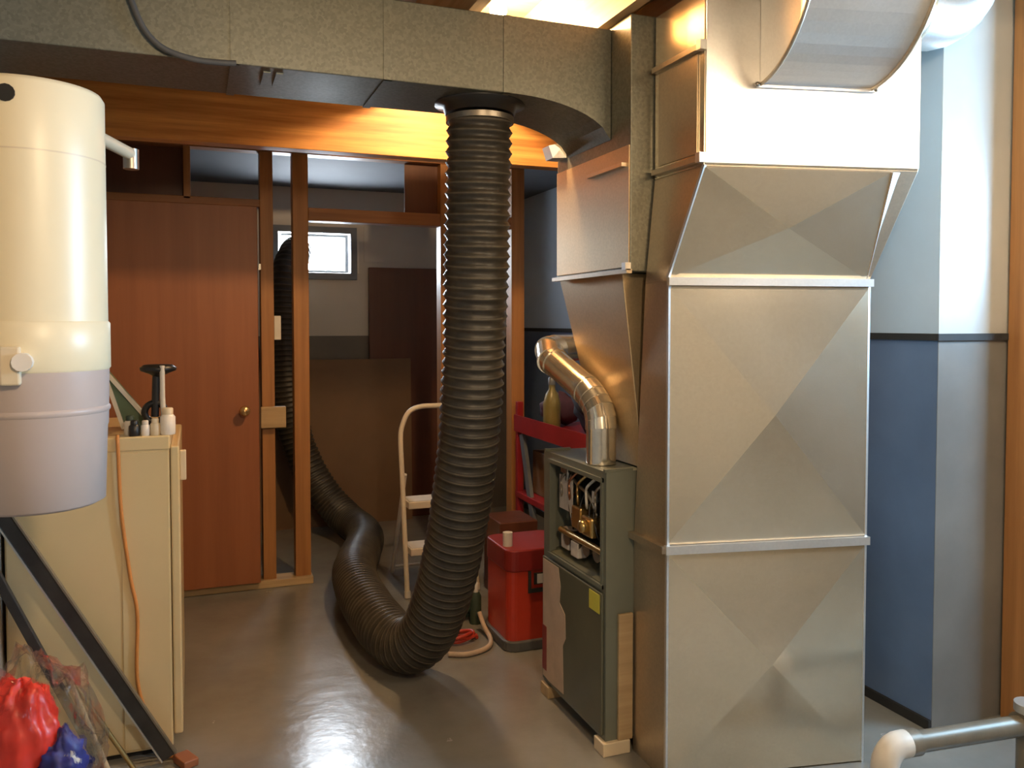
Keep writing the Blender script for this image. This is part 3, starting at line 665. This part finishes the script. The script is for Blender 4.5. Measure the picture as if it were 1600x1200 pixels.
# laundry appliance
ap = thing('laundry_appliance', (-.30, 3.2, 0), 'cream enamel laundry appliance with orange cord hanging down its side', 'appliance')
ax0, ax1, ay0, ay1, az = -.550, -.075, 2.930, 3.56, 1.048
MB().box((ax0, ay0, .02), (ax1, ay1, az)).build('cabinet', 'cream', ap, .006)
MB().box((-.222, ay0 - .004, .03), (ax1 - .004, ay0, az - .045)).build('side_panel', 'cream', ap, .002)
MB().box((ax0, ay0 - .006, az - .04), (ax1 + .002, ay1, az + .006)).build('top_cover', 'cream', ap, .005)
o = MB().box((ax1 + .002, ay0 - .002, .06), (ax1 + .030, ay1, az - .03)).build('front_door', 'cream', ap, .006)
MB().bar((ax1 + .040, ay0 + .03, .90), (ax1 + .040, ay0 + .03, 1.00), .02, .022).build('handle', 'pvc', o, .004)
MB().box((ax0 + .02, ay0 + .02, 0), (ax1 - .02, ay1 - .02, .022)).build('plinth', 'dark', ap)
ztop = az + .006
tag(MB().tube(smooth_path([(-.228, 2.924, ztop + .007), (-.228, 2.914, ztop + .001), (-.226, 2.914, 1.0), (-.220, 2.916, .815), (-.197, 2.918, .605), (-.178, 2.918, .478), (-.181, 2.918, .268), (-.150, 2.917, .135), (-.096, 2.915, .020), (-.06, 2.90, .0075)], .02), .0055, 8).build('orange_cord', 'orange'), 'orange extension cord hanging down the side of the cream appliance', 'cord')
tag(MB().tube(smooth_path([(-.165, 2.900, .135), (-.140, 2.897, .125), (-.110, 2.895, .06), (-.090, 2.890, .011), (-.04, 2.86, .0075)], .02), .0050, 8).build('tan_cord', 'orange'), 'second tan cord end curling at the foot of the cream appliance', 'cord')

# things on top of the appliance
gw = thing('green_wedge', (-.22, 3.15, ztop), 'green wedge-shaped board with pale edges on the cream appliance', 'board')
tri = [(-.285, ztop + .215), (-.222, ztop + .002), (-.125, ztop + .002)]
def prism_y(tr, y0, y1):
    n = len(tr); V = [(x, y0, z) for x, z in tr] + [(x, y1, z) for x, z in tr]
    return MB().add(V, [tuple(range(n)), tuple(range(2 * n - 1, n - 1, -1))] + [(i, (i + 1) % n, n + (i + 1) % n, n + i) for i in range(n)])
prism_y(tri, 3.105, 3.22).build('wedge_body', 'green', gw)
for a, b in ((tri[0], tri[1]), (tri[0], tri[2])):
    MB().bar((a[0], 3.10, a[1]), (b[0], 3.10, b[1] + .006), .012, .013).build('edging', 'white_dull', gw)
bk = thing('black_stand', (-.12, 3.08, ztop), 'black stand with flared top and ring base on the appliance', 'stand')
ox, oy = -.122, 3.05
MB().lathe([(0, .228), (.045, .226), (.058, .216), (.056, .206), (.03, .196), (.012, .185)], (ox + .012, oy, ztop), 28).build('flared_top', 'black', bk)
MB().tube([(ox, oy, ztop + .05), (ox + .006, oy, ztop + .195)], .0125, 12).build('stem', 'black', bk)
pts = [(ox + .032 * math.cos(a), oy, ztop + .065 + .032 * math.sin(a)) for a in [i * math.pi / 12 for i in range(25)]]
MB().tube(pts, .011, 10).build('ring', 'black', bk)
MB().lathe([(.036, 0), (.036, .02), (.02, .036), (0, .036)], (ox, oy, ztop), 20).build('base', 'black', bk)
tag(MB().tube([(-.092, 3.00, ztop + .002), (-.096, 3.00, ztop + .12), (-.096, 3.00, ztop + .225)], .008, 10).build('white_rod', 'white_dull'), 'thin pale rod standing upright before the black stand', 'rod')
def jar(x, y, r, h, mat, capm, label, nm):
    j = thing(nm, (x, y, ztop), label, 'bottle', 'small containers on the cream appliance')
    MB().lathe([(r * .92, 0), (r, .006), (r, h * .68), (r * .7, h * .78)], (x, y, ztop), 18).build('body', mat, j)
    MB().lathe([(r * .72, h * .78), (r * .72, h), (r * .6, h + .003), (0, h + .003)], (x, y, ztop), 16).build('cap', capm, j)
jar(-.196, 2.99, .018, .060, 'white_dull', 'greencloth', 'pale bottle with a greenish cap on the cream appliance', 'small_bottle')
jar(-.180, 2.955, .017, .048, 'black', 'black', 'small black jar on the edge of the cream appliance', 'small_jar')
jar(-.148, 2.955, .014, .046, 'white', 'white_dull', 'narrow white pot beside the black jar', 'small_pot')
jar(-.118, 2.958, .016, .052, 'pvc', 'pvc', 'beige jar between the white pot and the large cream tub', 'small_jar')
jar(-.080, 2.958, .024, .085, 'white', 'pvc', 'largest cream tub at the corner of the appliance top', 'plastic_tub')

# long boards and sticks leaning in the corner
def lean(name, p, q, w, h, mat, label, cat, edge=None):
    t_ = thing(name, p, label, cat)
    MB().bar(p, q, w, h, (0, -1, 0)).build('board', mat, t_, .002)
    if edge:
        P_, Q_ = Vector(p), Vector(q); d = (Q_ - P_).normalized(); sx = d.cross(Vector((0, -1, 0))).normalized()
        for s in edge:
            MB().bar(P_ + sx * s, Q_ + sx * s, .005, h + .004, (0, -1, 0)).build('edge_strip', 'pipe' if s > 0 else 'alu', t_)
    return t_
lean('dark_board', (-.088, 2.86, .022), (-.548, 2.82, .88), .040, .018, 'charcoal', 'long charcoal board with pale metal edges leaning beside the cream appliance', 'board', (-.023, .023))
lean('dark_stick', (-.225, 2.70, .012), (-.548, 2.72, .74), .026, .02, 'charcoal', 'dark narrow stick leaning in front of the charcoal board', 'stick')
tag(MB().tube([(-.20, 2.60, .012), (-.345, 2.60, .44)], .009, 10).build('wooden_stick', 'wood_pale'), 'short pale wooden handle leaning next to the plastic bag', 'stick')
tag(MB().tube([(-.150, 2.72, .012), (-.36, 2.68, .42)], .007, 8).build('brass_rod', 'brass'), 'thin brass rod leaning beside the dark stick', 'rod')
tag(rbox(-.145, 2.66, .035, .03, 0, .07, .012).build('cream_block', 'pvc', None, .006), 'cream block lying at the foot of the leaning boards', 'block')
tag(MB().bar((-.055, 2.87, .014), (-.02, 2.80, .014), .05, .026).build('brown_offcut', 'door', None, .004), 'brown wooden offcut on the floor at the appliance corner', 'offcut')
# plastic bag with red and blue cloth
bg = thing('plastic_bag', (-.41, 2.40, 0), 'clear plastic bag stuffed with red and blue cloth', 'bag')
bc = (-.400, 2.41)
MB().blob((bc[0] - .02, bc[1], .30), (.096, .095, .205), 2, .20, 2.0, 56, .10).build('red_cloth', 'red_bag', bg)
MB().blob((bc[0] + .075, bc[1] - .045, .285), (.055, .045, .085), 4, .35, 2.4, 36).build('blue_cloth', 'blue_bag', bg)
MB().blob((bc[0] + .02, bc[1] - .06, .165), (.10, .07, .085), 6, .4, 2.2, 22, .01).build('blue_cloth', 'blue_bag', bg)
MB().blob((bc[0] + .095, bc[1] - .065, .300), (.022, .016, .030), 4, .4, 2.6, 14).build('white_cloth', 'white_dull', bg)
MB().blob((bc[0] + .03, bc[1] - .095, .20), (.035, .02, .02), 9, .4, 2.6, 14).build('white_cloth', 'white_dull', bg)
MB().blob((bc[0] + .01, bc[1], .27), (.150, .145, .285), 11, .24, 2.6, 56, .004).build('clear_film', 'plastic_film', bg)

# ================================================================== RIGHT FOREGROUND PIPE
dp = thing('drain_pipe', (1.84, 1.78, 0), 'grey-brown drain pipe with elbow running above the floor to the wall', 'pipe')
pa, pb = Vector((1.845, 1.778, .222)), Vector((2.345, 1.731, .220))
MB().tube([pa, pb], .030, 20).build('pipe_run', 'pipe', dp)
MB().tube([pa + Vector((.03, -.003, 0)), pa + Vector((.075, -.007, 0))], .037, 20).build('coupling', 'pipe', dp)
MB().tube(smooth_path([pa + Vector((.04, -.003, 0)), pa + Vector((.0, 0, -.004)), pa + Vector((-.03, 0, -.035)), pa + Vector((-.035, 0, -.08))], .015), .038, 20).build('elbow', 'white_dull', dp)
MB().tube([pa + Vector((-.035, 0, -.07)), pa + Vector((-.035, 0, -.222))], .031, 20).build('drop', 'pipe', dp)
MB().tube([pb - Vector((.06, -.006, 0)), pb + Vector((.0, 0, 0))], .040, 20).build('coupling', 'pipe', dp)
MB().tube([pb + Vector((-.02, 0, -.22)), pb + Vector((-.02, 0, .06))], .036, 20).build('riser', 'pipe', dp)
MB().tube([pb + Vector((-.02, 0, .04)), pb + Vector((-.02, 0, .065))], .044, 20).build('cap_ring', 'alu', dp)

# ================================================================== LAMPS
def bulb(name, loc, zc, power, label, col=(1.0, .66, .34), r=0.035):
    t_ = thing(name, (loc[0], loc[1], zc), label, 'lamp')
    x, y, z = loc
    MB().lathe([(.05, zc - z), (.05, zc - z - .025), (.026, zc - z - .04), (.026, .052)], loc, 20).build('holder', 'white', t_)
    MB().lathe([(.014, .055), (.018, .04), (.030, .015), (.032, -.005), (.024, -.026), (.010, -.035), (0, -.036)], loc, 20).build('bulb', 'bulb', t_)
    l = bpy.data.lights.new(name + '_light', 'POINT'); l.energy = power; l.color = col; l.shadow_soft_size = r
    o = bpy.data.objects.new(name + '_light', l); C.objects.link(o); o.location = (x, y, z - .075); o.parent = t_; o.matrix_parent_inverse = t_.matrix_world.inverted()
    return t_
bulb('bare_bulb', (1.07, 2.93, 2.575), ZC, 50, 'bare lit bulb between the joists above the trunk duct')
bulb('added_fill_bulb', (0.45, 0.10, 2.26), ZC, 52, 'unseen bulb added to brighten the left half of the room', (1.0, .74, .46), .06)  # unseen fill bulb, added because the left side was too dim
# twin-tube ceiling fitting of the near room
tx, ty = 1.45, 0.90
ft = thing('tube_light', (tx + .6, ty, 2.34), 'warm twin tube light under the joists of the near room', 'lamp')
m = MB(); m.hexa([(tx - .02, ty - .07, 2.355), (tx + 1.22, ty - .07, 2.355), (tx + 1.22, ty + .07, 2.355), (tx - .02, ty + .07, 2.355)], [(tx - .02, ty - .04, ZJ - .002), (tx + 1.22, ty - .04, ZJ - .002), (tx + 1.22, ty + .04, ZJ - .002), (tx - .02, ty + .04, ZJ - .002)]); m.build('housing', 'white', ft)
for y in (ty - .035, ty + .035):
    MB().tube([(tx + .02, y, 2.328), (tx + 1.18, y, 2.328)], .018, 14).build('tube', 'tube_glow', ft)
    for x in (tx + .005, tx + 1.175): MB().box((x, y - .015, 2.305), (x + .02, y + .015, 2.357)).build('end_socket', 'white', ft)
